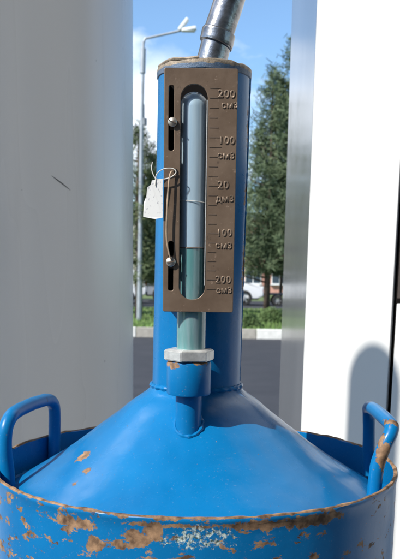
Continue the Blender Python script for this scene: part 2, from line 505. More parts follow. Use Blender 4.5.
# grass blades
vs, fs = [], []
rnd = random.Random(3)
for k in range(34000):
    y = 19.75 + 15.5 * rnd.random() ** 1.6
    x = rnd.uniform(-.42, .42) * y
    h = rnd.uniform(.05, .13) * (1.0 if rnd.random() < .93 else 1.9)
    a = rnd.uniform(0, 6.28); w = .014
    lx, ly = rnd.uniform(-.05, .05), rnd.uniform(-.05, .05)
    i = len(vs)
    vs += [(x - w * math.cos(a), y - w * math.sin(a), .1), (x + w * math.cos(a), y + w * math.sin(a), .1), (x + lx, y + ly, .1 + h)]
    fs.append((i, i + 1, i + 2))
me = bpy.data.meshes.new('grass'); me.from_pydata(vs, [], fs)
link('grass', me, M['blade'], kind='stuff')

# ------------------------------------------------------------------ left pillar
pil = empty('round_pillar', (-.506, 1.288, 0))
tag(pil, 'thick round grey pillar left of the blue measuring can, its cladding marked by a dark scratch', 'pillar')
bm = bmesh.new()
lathe(bm, [(.392, .14), (.392, 3.4)], 160)
cl = fin('cladding', bm, M['column'], pil, smooth=True)
bm = bmesh.new(); r_ = lathe(bm, [(.403, .14), (.403, .26), (.3925, .27)], 96); fin('base_ring', bm, M['pole'], pil, smooth=True)
bm = bmesh.new(); r_ = lathe(bm, [(.396, 3.4), (.396, 3.46), (.001, 3.46)], 96); fin('top_cap', bm, M['pole'], pil, smooth=True)
def on_pillar(a, z, r=.3412): return Vector((r * math.cos(a), r * math.sin(a), z))
# scratch: a shallow dark gouge
bm = bmesh.new()
A0, A1 = R(-38), R(-33)
pts = [on_pillar(A0 + (A1 - A0) * s, 1.6265 - .0150 * s, .3920) for s in [0, .25, .5, .75, 1]]
tube(bm, pts, [.0002, .0007, .0008, .0006, .0002], 6)
fin('scratch_mark', bm, M['scratch'], cl)

# ------------------------------------------------------------------ right cabinet
cab = empty('white_cabinet', (.35, .95, 0))
tag(cab, 'tall white cabinet right of the blue measuring can with a polished grey side panel', 'cabinet')
def W(x, y): return (x - .35, y - .95)
zb, zt = .14, 2.5
A, B, C_ = Vector((.1213, 1.18)), Vector((.1256, .95)), Vector((.2065, .853))
d1 = (C_ - B).normalized(); n1 = Vector((d1.y, -d1.x))              # outward: towards the sun
if n1.y > 0: n1 = -n1
D_ = C_ + d1 * .006
E_ = D_ + Vector((.36, -.30))
bm = bmesh.new()
prism(bm, [W(*(A + Vector((.004, 0)))), W(*(B + Vector((.004, .004)))), W(*(C_ - n1 * .006)), W(*(D_ - n1 * .010)), W(*(E_ + Vector((.01, .01)))), W(.95, .95), W(.62, 1.30), W(.14, 1.28)], zb, zt)
fin('inner_frame', bm, M['dark'], cab)
def panel(name, p, q, th, z0, z1, mat, bev=.0012):
    d = (q - p); Ln = d.length; d = d.normalized(); n = Vector((d.y, -d.x))
    bm = bmesh.new()
    c = (p + q) / 2 - n * th / 2
    if (Vector((0, 0)) - c).dot(n) < 0: n = -n; c = (p + q) / 2 - n * th / 2
    rot = Matrix.Rotation(math.atan2(d.y, d.x), 3, 'Z')
    box(bm, (c.x - .35, c.y - .95, (z0 + z1) / 2), (Ln, th, z1 - z0), rot, bev)
    return fin(name, bm, mat, cab)
sp_ = panel('side_panel', A, B + Vector((0.0002, -.0)), .003, zb + .002, zt - .002, M['side'], .0004)
sp_['label'] = 'polished grey side panel mirroring the parking area'
panel('front_panel', B, C_, .004, zb + .002, zt - .002, M['white'])
panel('second_panel', D_, E_, .004, zb + .002, 1.475, M['white'])
panel('display_window', D_, E_, .004, 1.480, 1.62, M['display'])
panel('upper_panel', D_, E_, .004, 1.625, zt - .002, M['white'])
bm = bmesh.new(); prism(bm, [W(.118, 1.30), W(.119, .945), W(.2065, .845), W(.575, .540), W(.97, .95), W(.63, 1.32)], zt, zt + .05); fin('top_cap', bm, M['pole'], cab)

# unseen post added to throw the round-topped shadow onto the cabinet
post = empty('shadow_caster_post', (-.50, .381, .0))
tag(post, 'unseen grey domed post added at the left to cast the shadow on the cabinet', 'post')
bm = bmesh.new(); r_ = lathe(bm, [(.036, .14), (.036, 2.172)] + [(.036 * math.cos(R(a)), 2.172 + .036 * math.sin(R(a))) for a in range(15, 90, 15)] + [(.0005, 2.208)], 48)
fin('shaft', bm, M['pole'], post, smooth=True)
bm = bmesh.new(); box(bm, (0, 0, .146), (.18, .18, .012), bev=.003); fin('foot_plate', bm, M['pole'], post)

# ------------------------------------------------------------------ the blue measuring can
can = empty('measuring_can', (-.003, .55, Z0))
tag(can, 'blue painted metal measuring can with conical top, gauge neck and two worn handles', 'measuring can')
def V(x, y, z): return Vector((x, y, z - Z0))
RZ = 1.3708
# drum: thin sheet with a rolled lip
RO = .1422
prof = [(RO - .0045, 1.020), (RO, 1.026), (RO, 1.10), (RO + .002, 1.103), (RO + .002, 1.109), (RO, 1.112)]
prof += [(RO, z) for z in (1.15, 1.20, 1.25, 1.30, 1.32, 1.335, 1.35, 1.36)]
prof += [(RO + .0002, RZ - .0045), (RO + .0008, RZ - .003), (RO + .0009, RZ - .001), (RO + .0002, RZ), (RO - .0014, RZ), (RO - .0022, RZ - .001)]
bm = bmesh.new()
rr = lathe(bm, [(r, z - Z0) for r, z in prof], 256)
bi = bmesh.new(); lathe(bi, [(RO - .0022, RZ - .001 - Z0), (RO - .0022, RZ - .006 - Z0), (RO - .0020, 1.355 - Z0), (RO - .0020, 1.330 - Z0)], 256)
for v in list(bm.verts) + list(bi.verts):
    a = math.atan2(v.co.y, v.co.x)
    k = max(0, (v.co.z - .25) / .12)
    q = noise.noise(Vector((math.cos(a) * 3, math.sin(a) * 3, v.co.z * 9)))
    q2 = noise.noise(Vector((math.cos(a) * 11, math.sin(a) * 11, 4)))
    s = 1 + (q * .0045 + q2 * .0016) * k
    v.co.x *= s; v.co.y *= s
    if v.co.z > .36: v.co.z += .0006 * q2 + .0006 * noise.noise(Vector((math.cos(a) * 26, math.sin(a) * 26, 7)))
fin('drum_wall', bm, M['drum'], can, smooth=True)
fin('inner_wall', bi, M['cone'], can, smooth=True)
bm = bmesh.new(); ring = lathe(bm, [(RO - .0045, .020), (RO - .02, .014), (.001, .014)], 96); fin('drum_bottom', bm, M['drum'], can, smooth=True)

# cone
def cone_z(r):
    z = 1.4205 - (r - .0335) * .70
    return z + .0010 * math.exp(-((r - .045) / .010) ** 2) - .0030 * math.exp(-((r - .09) / .03) ** 2)
prof = [(.0312, 1.4262), (.0320, 1.4240), (.0335, 1.4215)] + [(r, cone_z(r)) for r in [.036 + .0035 * i for i in range(30)]]
prof = [p for p in prof if p[0] < .1388] + [(.1394, cone_z(.1394))]
bm = bmesh.new(); lathe(bm, [(r, z - Z0) for r, z in prof], 192)
for v in bm.verts:
    rr_ = math.hypot(v.co.x, v.co.y)
    if rr_ > .036: v.co.z += .0008 * noise.noise(v.co * 24) + .0005 * noise.noise(v.co * 90)
fin('cone', bm, M['cone'], can, smooth=True)

def lean(bm):
    for v in bm.verts: v.co.x += (v.co.z - .42) * .0120

def weld(name, pathfn, n, r, mat, parent=can):
    bm = bmesh.new()
    pts, rads = [], []
    for i in range(n + 1):
        u = i / n
        pts.append(pathfn(u)); rads.append(r * (1 + .35 * noise.noise(Vector((u * n * .37, 2.1, r * 900)))) * (1 + .22 * math.sin(u * n * 1.15)))
    tube(bm, pts, rads, 8, cap=False)
    return fin(name, bm, mat, parent, smooth=True)
weld('neck_weld', lambda u: V(.0318 * math.cos(2 * math.pi * u), .0318 * math.sin(2 * math.pi * u), 1.4245), 150, .0015, M['cone'])
weld('rim_weld', lambda u: V(.1385 * math.cos(2 * math.pi * u), .1385 * math.sin(2 * math.pi * u), cone_z(.1378)), 400, .0016, M['cone'])

# neck
bm = bmesh.new()
lathe(bm, [(r, z - Z0) for r, z in [(.0312, 1.415), (.0311, 1.45), (.0308, 1.50), (.0308, 1.56), (.0308, 1.6292), (.0290, 1.6292), (.0290, 1.415)]], 128, jit=.0003); lean(bm)
fin('neck', bm, M['neck'], can, smooth=True)
# vertical weld seam of the neck, at the lit right-hand edge
bm = bmesh.new()
tube(bm, [V(.0308 * math.cos(R(-9)), .0308 * math.sin(R(-9)), 1.428 + .0025 * i) for i in range(82)], [.0007 * (1 + .5 * noise.noise(Vector((i * .9, 0, 0)))) for i in range(82)], 6); lean(bm)
fin('neck_seam', bm, M['neck'], can, smooth=True)
# flange: rough cut ring on the top
bm = bmesh.new()
pr = [(.0292, 1.6290), (.0318, 1.6291), (.0324, 1.6296), (.0325, 1.6330), (.0323, 1.6348), (.0314, 1.6356), (.0300, 1.6356), (.0285, 1.6350), (.0283, 1.6290)]
lathe(bm, [(r, z - Z0) for r, z in pr], 160)
for v in bm.verts:
    a = math.atan2(v.co.y, v.co.x)
    q = noise.noise(Vector((math.cos(a) * 5, math.sin(a) * 5, 1))); q2 = noise.noise(v.co * 260)
    v.co.z += (.0006 * q + .0004 * q2) * (1 if v.co.z > .6315 else .3)
    s = 1 + .004 * q + .004 * q2; v.co.x *= s * .970; v.co.y *= s * .970
lean(bm)
fl = fin('flange', bm, M['flange'], can, smooth=True)
bm = bmesh.new()
tube(bm, [V(.0306 * math.cos(R(a)), .0306 * math.sin(R(a)), 1.6358 + .0005 * math.sin(a * .13)) for a in range(-165, -95, 4)], .0011, 8); lean(bm)
fin('gasket_bead', bm, M['flange'], fl, smooth=True)

# gauge plate with window and two slots, from a filled curve
def curve_plate(name, loops, th, bev, mat, parent, y):
    cu = bpy.data.curves.new(name + '_outline', 'CURVE'); cu.dimensions = '2D'; cu.fill_mode = 'BOTH'
    cu.extrude = th / 2 - bev; cu.bevel_depth = bev; cu.bevel_resolution = 2
    cu.offset = -bev
    for lp in loops:
        s = cu.splines.new('POLY'); s.points.add(len(lp) - 1)
        for p, (x, z) in zip(s.points, lp): p.co = (x, z, 0, 1)
        s.use_cyclic_u = True
    tmp = bpy.data.objects.new('tmp', cu); col.objects.link(tmp)
    dg = bpy.context.evaluated_depsgraph_get(); dg.update()
    me = bpy.data.meshes.new_from_object(tmp.evaluated_get(dg))
    bpy.data.objects.remove(tmp); bpy.data.curves.remove(cu)
    me.transform(Matrix.Translation((0, y, 0)) @ Matrix.Rotation(R(90), 4, 'X'))
    me.name = name
    me.materials.clear()
    return link(name, me, mat, parent)
def rrect(x0, x1, z0, z1, r, n=6):
    o = []
    for cx, cz, a0 in ((x1 - r, z1 - r, 0), (x0 + r, z1 - r, 90), (x0 + r, z0 + r, 180), (x1 - r, z0 + r, 270)):
        for i in range(n + 1):
            a = R(a0 + 90 * i / n); o.append((cx + r * math.cos(a), cz + r * math.sin(a)))
    return o
DX = .003                                                    # world x to can x
def LR(x0, x1, z0, z1, r, n=6): return rrect(x0 + DX, x1 + DX, z0 - Z0, z1 - Z0, r, n)
PF = .485 - .55                                              # plate face, can-local y
loops = [LR(-.0240, .0194, 1.4786, 1.6208, .0012), LR(-.0141, .0019, 1.4862, 1.6118, .0079, 16),
         LR(-.0212, -.0180, 1.5740, 1.6110, .0012), LR(-.0208, -.0176, 1.4914, 1.5212, .0012)]
plate = curve_plate('gauge_plate', loops, .0016, .0003, M['plate'], can, PF + .0008)
# folded sides that carry the plate on the neck
for sx in (-1, 1):
    bm = bmesh.new()
    x = (-.0240 + .0008 if sx < 0 else .0194 - .0008) + DX
    xi = -.0240 if sx < 0 else .0194
    yb = -math.sqrt(.0306 ** 2 - x * x)
    box(bm, (x, (PF + .0025 + yb) / 2, (1.4806 + 1.6188) / 2 - Z0), (.0014, yb - PF - .0025, .1382), bev=.0002)
    fin('side_flange', bm, M['plate'], plate)
bm = bmesh.new(); box(bm, (-.0023 + DX, -.0345, 1.5497 - Z0), (.0400, .0010, .1380)); fin('back_plate', bm, M['dark'], plate)
bm = bmesh.new(); box(bm, (.0019 + DX - .0003, PF + .0007, 1.549 - Z0), (.0006, .0018, .108), bev=.0001); fin('window_edge_glint', bm, M['nut'], plate)  # pale strip added as the bright glint along the window's right edge
# gauge marks
bm = bmesh.new(); box(bm, (.5, 0, 0), (1, .0003, .00034)); me = bpy.data.meshes.new('scale_mark'); bm.to_mesh(me); bm.free(); me.materials.append(M['mark'])
for i in range(22):
    o = bpy.data.objects.new('scale_mark', me)
    lg = .0062 if i in (0, 5, 10, 15, 21) else (.0075 if i in (1, 6, 16, 20) else .0052)
    o.scale = (lg * random.uniform(.95, 1.08), 1, random.uniform(.8, 1.3)); o.location = (.0030 + DX + random.uniform(-.0002, .0002), PF - .00005, 1.6098 - i * .00557 - Z0)
    o.rotation_euler = (0, random.uniform(-.012, .012), 0); o.parent = plate; col.objects.link(o)

def text(s, size, x, z, parent, mat, y, name='numeral', depth=.00022, bev=.00010, rot=0.0, space=1.1):
    cu = bpy.data.curves.new('txt', 'FONT'); cu.body = s; cu.size = size; cu.extrude = depth; cu.bevel_depth = bev; cu.bevel_resolution = 1
    cu.space_character = space; cu.resolution_u = 4
    tmp = bpy.data.objects.new('tmp', cu); col.objects.link(tmp)
    dg = bpy.context.evaluated_depsgraph_get(); dg.update()
    me = bpy.data.meshes.new_from_object(tmp.evaluated_get(dg))
    bpy.data.objects.remove(tmp); bpy.data.curves.remove(cu)
    me.transform(Matrix.Translation((x, y, z)) @ Matrix.Rotation(R(90), 4, 'X') @ Matrix.Rotation(rot, 4, 'Z'))
    me.materials.clear()
    return link(name, me, mat, parent)
for s, x, zc, sz in (('200', .0088, 1.6072, .0072), ('см³', .0110, 1.6006, .0058), ('100', .0095, 1.5808, .0070), ('см³', .0090, 1.5722, .0062),
                     ('20', .0095, 1.5552, .0074), ('дм³', .0088, 1.5470, .0062), ('100', .0095, 1.5270, .0066), ('см³', .0088, 1.5195, .0060),
                     ('200', .0092, 1.4992, .0068), ('см³', .0098, 1.4924, .0058)):
    s = s.replace('³', '3')
    text(s, sz * .87, x + DX - .0010, zc - sz * .35 - Z0, plate, M['letter'], PF - .0001, rot=random.uniform(-.03, .03), space=1.12)

# screws in the slots
def screw(x, z, rot, r=.0027):
    bm = bmesh.new(); rg = lathe(bm, [(.0001, .0), (r, .0), (r, .0009), (r * .8, .0015), (.0001, .0019)], 24)
    rg = None
    m_ = Matrix.Translation((x + DX, PF - .0002, z - Z0)) @ Matrix.Rotation(R(90), 4, 'X')
    for v in bm.verts: v.co = m_ @ v.co
    sc_ = fin('screw', bm, M['screw'], plate, smooth=True)
    bm = bmesh.new(); box(bm, (0, 0, 0), (r * 1.7, .0006, .0006), Matrix.Rotation(rot, 3, 'Y'))
    for v in bm.verts: v.co += Vector((x + DX, PF - .0020, z - Z0))
    fin('screw_slot', bm, M['mark'], sc_)
    bm = bmesh.new(); box(bm, (x + DX + .0008, PF + .0040, z - Z0), (.0050, .0022, .0075), bev=.0004); fin('clamp', bm, M['mark'], plate)
screw(-.0188, 1.5902, .35); screw(-.0192, 1.5088, -.2, .0029)

# sight tube, liquid, fitting
TX, TY = -.0064 + DX, .4965 - .55
st = bmesh.new()
TR = .0093
lathe(st, [(TR, 1.4500), (TR, 1.6005)] + [(TR * math.cos(R(a)), 1.6005 + TR * 1.0 * math.sin(R(a))) for a in (15, 30, 45, 60, 75)] + [(.0002, 1.6100)], 64, c=(TX, TY, -Z0))
sight = fin('sight_tube', st, M['glass'], can, smooth=True)
lq = bmesh.new()
r_ = lathe(lq, [(.0002, 1.4510), (TR * .96, 1.4512), (TR * .96, 1.5174), (TR * .94, 1.5166), (.0002, 1.5160)], 64, c=(TX, TY, -Z0))
fin('liquid', lq, M['liquid'], sight, smooth=True)
bk = bmesh.new()
lathe(bk, [(TR * .945, 1.5166), (TR * .945, 1.6005)] + [(TR * .945 * math.cos(R(a)), 1.6005 + TR * .9 * math.sin(R(a))) for a in (15, 30, 45, 60, 75, 89)], 48, c=(TX, TY, -Z0))
fin('milk_backing', bk, M['backing'], sight, smooth=True)
bm = bmesh.new(); tube(bm, [(TX + (TR + .0001) * math.cos(R(a)), TY + (TR + .0001) * math.sin(R(a)), 1.5462 - .0004 * (a + 150) / 30 - Z0) for a in range(-150, -28, 8)], .00022, 6)
fin('meniscus_reflection', bm, M['string'], sight)  # thin pale line drawn in place of the meniscus reflection in the glass
bm = bmesh.new(); tube(bm, [(TX + TR * .99 * math.cos(R(a)), TY + TR * .99 * math.sin(R(a)), 1.5176 - Z0) for a in range(0, 361, 10)], .00035, 6, cap=False)
mn = fin('meniscus_ring', bm, M['mark'], sight, smooth=True)
# hex nut
bm = bmesh.new()
hx = []
for z, r in ((1.4472, .0142), (1.4480, .0163), (1.4540, .0163), (1.4549, .0144)):
    hx.append([bm.verts.new((TX - .0011 + r * math.cos(R(60 * i + 12)), TY + r * math.sin(R(60 * i + 12)), z - Z0)) for i in range(6)])
for a, b_ in zip(hx, hx[1:]):
    for i in range(6): bm.faces.new((a[i], a[(i + 1) % 6], b_[(i + 1) % 6], b_[i]))
bm.faces.new(hx[0][::-1]); bm.faces.new(hx[-1])
bmesh.ops.bevel(bm, geom=[e for e in bm.edges], offset=.0004, segments=2, affect='EDGES')
fin('hex_nut', bm, M['nut'], can)
FX = TX - .0011
bm = bmesh.new()
lathe(bm, [(.0002, 1.4470), (.0120, 1.4471), (.0138, 1.4466), (.0142, 1.4455), (.0142, 1.4268), (.0138, 1.4258), (.0095, 1.4255)], 64, c=(FX, TY, -Z0))
fin('collar', bm, M['fitting'], can, smooth=True)
bm = bmesh.new()
lathe(bm, [(.0084, 1.4262), (.0084, 1.3960)], 48, c=(FX, TY, -Z0))
fin('stub_pipe', bm, M['fitting'], can, smooth=True)
def stubpath(u):
    a = 2 * math.pi * u
    x, y = FX + .0088 * math.cos(a), TY + .0088 * math.sin(a)
    return V(x, y, cone_z(math.hypot(x, y)) + .0002)
weld('stub_weld', stubpath, 60, .0014, M['cone'])
# bridge piece from fitting back to the neck
bm = bmesh.new(); tube(bm, [V(FX, TY + .006, 1.437), V(FX * .8, -.028, 1.437)], .0062, 20); fin('link_pipe', bm, M['fitting'], can, smooth=True)

# handles
def handle(pts, r, rads=None):
    h = empty  # noqa
    bm = bmesh.new(); sp = spline([V(*p) for p in pts], 9)
    tube(bm, sp, r, 16)
    for v in bm.verts: v.co += v.co.normalized() * (.00025 * noise.noise(v.co * 160))
    return fin('handle', bm, M['handle'], can, smooth=True)
handle([(-.1285, -.030, 1.350), (-.1290, -.030, 1.366), (-.1300, -.031, 1.384), (-.1290, -.029, 1.3975), (-.1265, -.019, 1.4045), (-.1230, .010, 1.4055), (-.1190, .040, 1.4045),
        (-.1165, .058, 1.4025), (-.1148, .0665, 1.3975), (-.1145, .069, 1.390), (-.1150, .070, 1.376), (-.1160, .0705, 1.352)], .0049)
handle([(.1165, -.060, 1.350), (.1170, -.060, 1.364), (.1182, -.060, 1.382), (.1222, -.060, 1.3950), (.1262, -.0575, 1.4030), (.1275, -.051, 1.4070), (.1275, -.022, 1.4085),
        (.1280, .008, 1.4080), (.1290, .024, 1.4055), (.1310, .0310, 1.3995), (.1320, .0330, 1.390), (.1328, .033, 1.372), (.1335, .033, 1.352)], .0047)

# seal wire from upper hole to lower screw
bm = bmesh.new()
wp = lambda x, y, z: (x + DX, y - .55, z - Z0)
tube(bm, spline([wp(-.0172, .4835, 1.5628), wp(-.0200, .4825, 1.5600), wp(-.0212, .482, 1.548), wp(-.0218, .482, 1.535), wp(-.0217, .482, 1.522), wp(-.0200, .4822, 1.5125), wp(-.0190, .4825, 1.5105)], 8), .00052, 8)
fin('seal_wire', bm, M['wire'], can, smooth=True)
bm = bmesh.new()
lathe(bm, [(.0001, 0), (.0012, 0), (.0012, .0006), (.0001, .0008)], 16)
for v in bm.verts: v.co = Vector((-.0170 + DX + v.co.x, PF - .0001 - v.co.z, 1.5625 - Z0 + v.co.y))
fin('wire_hole', bm, M['dark'], plate)

# paper tag tied to the plate
tg = empty('paper_tag', (-.0285, .484, 1.5330))
tag(tg, 'small white printed paper tag tied by string to the left edge of the gauge plate', 'tag')
bm = bmesh.new()
out_ = [(-.0238, 1.5595), (-.0238, 1.5370), (-.0285, 1.5362), (-.0358, 1.5375), (-.0353, 1.5460), (-.0338, 1.5495), (-.0332, 1.5545), (-.0310, 1.5560), (-.0304, 1.5585)]
f_ = []
for yy in (0.0, .0003):
    f_.append([bm.verts.new((x + .028, yy + .0012 * math.sin((z - 1.53) * 160) - (x + .03) * .22, z - 1.535)) for x, z in out_])
n_ = len(out_)
for i in range(n_):
    j = (i + 1) % n_; bm.faces.new((f_[0][i], f_[0][j], f_[1][j], f_[1][i]))
bm.faces.new(f_[0]); bm.faces.new(f_[1][::-1])
fin('paper', bm, M['tag'], tg)
bm = bmesh.new()
q = lambda x, z, y=.4822: (x + .028, y - .484, z - 1.535)
tube(bm, spline([q(-.0285, 1.5555), q(-.0275, 1.5620), q(-.0235, 1.5650), q(-.0185, 1.5655), q(-.0160, 1.5640), q(-.0168, 1.5620), q(-.0200, 1.5600), q(-.0255, 1.5590), q(-.0285, 1.5600), q(-.0305, 1.5650), q(-.0300, 1.5690)], 6), .00030, 6)
fin('string', bm, M['string'], tg, smooth=True)

# ------------------------------------------------------------------ fuel nozzle standing in the neck
noz = empty('fuel_nozzle', (.0, .547, 1.56))
tag(noz, 'steel fuel nozzle spout standing in the open top of the blue can', 'fuel nozzle')
nz = lambda x, z, y=.547: (x, y - .547, z - 1.56)
bm = bmesh.new()
tube(bm, spline([nz(-.0125, 1.575), nz(-.0030, 1.612), nz(.0052, 1.644), nz(.0068, 1.6505)], 6), .0100, 32)
fin('spout', bm, M['spout'], noz, smooth=True)
bm = bmesh.new()
tube(bm, spline([nz(.0066, 1.6500), nz(.0072, 1.6520), nz(.0084, 1.6575), nz(.0088, 1.659)], 6), [.0100, .0104, .0108, .0110, .0112, .0112, .0113, .0113, .0113, .0113, .0113, .0113, .0113, .0113, .0112, .0110, .0108, .0104, .0100], 32)
fin('ferrule', bm, M['spout'], noz, smooth=True)
bm = bmesh.new()
up_ = spline([nz(.0086, 1.6585), nz(.0145, 1.676), nz(.0215, 1.700), nz(.031, 1.726), nz(.047, 1.752), nz(.068, 1.772)], 8)
tube(bm, up_, .0100, 32)
fin('upper_spout', bm, M['spout'], noz, smooth=True)
bm = bmesh.new()
tube(bm, spline([nz(.066, 1.770), nz(.085, 1.783), nz(.110, 1.794), nz(.150, 1.803), nz(.200, 1.800), nz(.225, 1.792)], 6), [.013] * 4 + [.017] * 8 + [.021] * 12 + [.018] * 7, 24)
fin('nozzle_body', bm, M['pole'], noz, smooth=True)
bm = bmesh.new(); tube(bm, spline([nz(.110, 1.780), nz(.135, 1.750), nz(.175, 1.742), nz(.215, 1.755), nz(.225, 1.785)], 6), .004, 10); fin('trigger_guard', bm, M['rubber'], noz, smooth=True)
bm = bmesh.new(); tube(bm, spline([nz(.130, 1.786), nz(.150, 1.765), nz(.195, 1.762)], 6), .0032, 10); fin('trigger', bm, M['pole'], noz, smooth=True)
bm = bmesh.new(); tube(bm, spline([nz(.222, 1.792), nz(.30, 1.77, .56), nz(.40, 1.75, .62), nz(.47, 1.85, .72), nz(.50, 2.2, .80), nz(.50, 2.53, .90)], 8), .012, 16); fin('hose', bm, M['rubber'], noz, smooth=True)

# stand under the can (below the picture)
std = empty('can_stand', (-.003, .55, .14))
tag(std, 'grey steel stand below the blue measuring can, under the bottom edge of the photo', 'stand')
bm = bmesh.new(); lathe(bm, [(.115, .85), (.150, .85), (.150, .86), (.115, .86)], 64, closed=True); fin('top_ring', bm, M['steel_stand'], std)
for k in range(3):
    a = R(90 + 120 * k)
    bm = bmesh.new(); tube(bm, [(.135 * math.cos(a), .135 * math.sin(a), .85), (.17 * math.cos(a), .17 * math.sin(a), .0)], .012, 12); fin('leg', bm, M['steel_stand'], std, smooth=True)

# ------------------------------------------------------------------ street lamp
lamp = empty('street_lamp', (-1.99, 25, .1))
tag(lamp, 'tall grey street lamp with a long arm and a white head above the left trees', 'street lamp')
bm = bmesh.new(); tube(bm, [(0, 0, 0), (.06, 0, 5.2), (.11, 0, 7.7), (.115, 0, 8.35)], [.085, .062, .050, .045], 16); fin('pole', bm, M['pole'], lamp, smooth=True)
bm = bmesh.new(); tube(bm, [(.10, 0, 7.45), (.115, 0, 8.15)], .085, 14); fin('pole_sleeve', bm, M['pole'], lamp, smooth=True)
bm = bmesh.new(); tube(bm, spline([(.12, 0, 8.25), (.17, 0, 8.42), (.30, 0, 8.46), (.75, 0, 8.56), (1.28, 0, 8.68)], 6), .034, 10); fin('arm', bm, M['pole'], lamp, smooth=True)
def lamp_head(ang, ln, x0):
    bm = bmesh.new()
    box(bm, (ln / 2, 0, 0), (ln, .26, .10), bev=.035)
    m_ = Matrix.Translation((x0, 0, 8.68)) @ Matrix.Rotation(-ang, 4, 'Y')
    for v in bm.verts:
        v.co.y *= (.6 + .4 * min(1, v.co.x / ln * 1.6)); v.co = m_ @ v.co
    return fin('lamp_head', bm, M['lampwhite'], lamp, smooth=True)
lh = lamp_head(R(50), .42, 1.18)
lh = lamp_head(R(8), .45, 1.26)
bm = bmesh.new(); box(bm, (1.52, 0, 8.655), (.30, .18, .02)); fin('lens', bm, M['lamp_clear'], lh)
bm = bmesh.new(); tube(bm, [(.16, 0, 5.95), (.16, 0, 6.15)], .075, 12); box(bm, (.14, 0, 6.35), (.04, .04, .4)); fin('junction_box', bm, M['steel_stand'], lamp)

# ------------------------------------------------------------------ trees
def pine_mesh(seed, h, spread, clump=1.0, leaders=1):
    rn = random.Random(seed)
    vs, fs = [], []
    def tuft(c, n, L_):
        for _ in range(n * 4):
            d = Vector((rn.gauss(0, 1), rn.gauss(0, 1), rn.gauss(.35, .9))).normalized()
            s = d.orthogonal().normalized() * L_ * .055
            s = Matrix.Rotation(rn.uniform(0, 3.1), 3, d) @ s
            p = c + Vector((rn.gauss(0, 1), rn.gauss(0, 1), rn.gauss(0, 1))) * L_ * .35
            l = L_ * rn.uniform(.6, 1.2)
            i = len(vs)
            vs.extend([p - s, p + s, p + d * l + s * .4, p + d * l - s * .4]); fs.append((i, i + 1, i + 2, i + 3))
    tops = [(0, 0, h)]
    for k in range(leaders - 1):
        a = rn.uniform(0, 6.28); tops.append((math.cos(a) * spread * .38, math.sin(a) * spread * .38, h * rn.uniform(.72, .9)))
    for (ox, oy, th) in tops:
        z = h * .21
        while z < th * .985:
            f = (z - h * .12) / (th - h * .12)
            rad = spread * (1 - f) ** .72 * (1 if (ox, oy) == (0, 0) else .55) * min(1, .55 + f * 3) + .10
            for _ in range(max(3, int(5 * clump))):
                if rn.random() < .25: continue
                a = rn.uniform(0, 6.28)
                ln = rad * rn.uniform(.55, 1.12)
                lift = rn.uniform(.05, .5)
                base = Vector((ox * min(1, z / h * 2.2), oy * min(1, z / h * 2.2), z))
                n = max(2, int(ln / .17))
                for j in range(1, n + 1):
                    s = j / n
                    if s < .25 and rn.random() < .5: continue
                    c = base + Vector((math.cos(a) * ln * s, math.sin(a) * ln * s, ln * lift * s * s - .12 * s))
                    side = Vector((-math.sin(a), math.cos(a), 0)) * rn.gauss(0, .10) * ln
                    tuft(c + side, 4, .22)
            z += rn.uniform(.10, .20)
        tuft(Vector((ox, oy, th)), 10, .25)
    me = bpy.data.meshes.new('crown'); me.from_pydata([tuple(v) for v in vs], [], fs)
    return me
def trunk_mesh(h, r, seed):
    rn = random.Random(seed)
    bm = bmesh.new()
    tube(bm, [(0, 0, -.05), (rn.uniform(-.04, .04), 0, h * .3), (rn.uniform(-.06, .06), 0, h * .6), (0, 0, h * .96)], [r, r * .75, r * .5, r * .12], 10)
    for k in range(16):
        z = h * rn.uniform(.14, .85); a = rn.uniform(0, 6.28); l = h * .22 * (1 - z / h) + .25
        tube(bm, [(0, 0, z), (math.cos(a) * l * .5, math.sin(a) * l * .5, z + l * .12), (math.cos(a) * l, math.sin(a) * l, z + l * .4)], [r * .28, r * .16, r * .05], 6)
    bmesh.ops.recalc_face_normals(bm, faces=bm.faces)
    me = bpy.data.meshes.new('trunk'); bm.to_mesh(me); bm.free()
    for p in me.polygons: p.use_smooth = True
    return me
protos = []
for k, (h, s, ld) in enumerate(((9.2, 1.45, 2), (7.9, 1.5, 3), (6.4, 1.25, 3), (11, 2.3, 3))):
    cm = pine_mesh(20 + k, h, s, 1.15, ld); cm.materials.append(M['needle'] if k % 2 == 0 else M['needle2'])
    tm = trunk_mesh(h, .10 + .02 * k, 40 + k); tm.materials.append(M['bark'])
    protos.append((cm, tm))
def pine(k, x, y, s, label, rz=None, grp=None):
    root = empty('pine_tree', (x, y, .08), rz if rz is not None else random.uniform(0, 6.28))
    root.scale = (s, s, s)
    tag(root, label, 'tree', grp)
    for nm, me in zip(('crown', 'trunk'), protos[k]):
        o = bpy.data.objects.new(nm, me); o.parent = root; col.objects.link(o)
pine(0, 2.95, 26.0, 1.0, 'tallest pine, rising beside the top of the polished cabinet edge')
pine(1, 2.10, 25.4, .98, 'shorter pine between the neck of the can and the tallest pine')
pine(2, -2.05, 25.6, .95, 'slim pine behind the street lamp, just right of the grey pillar')
pine(1, -1.15, 27.0, .78, 'pine hidden mostly behind the paper tag and the blue neck')
pine(3, .6, 31, .82, 'broad pine standing directly behind the blue neck')
pine(3, 5.9, 31, .80, 'broad pine farther back behind the tallest pine')
pine(2, 4.3, 24.5, 1.12, 'slim pine right of the tallest pine, behind the cabinet')
pine(0, -4.0, 29, .85, 'tall pine left of the street lamp, behind the grey pillar')
pine(3, -5.4, 33, .62, 'low broad pine farther back, left of the street lamp')
GB = 'background pines around the parked cars'
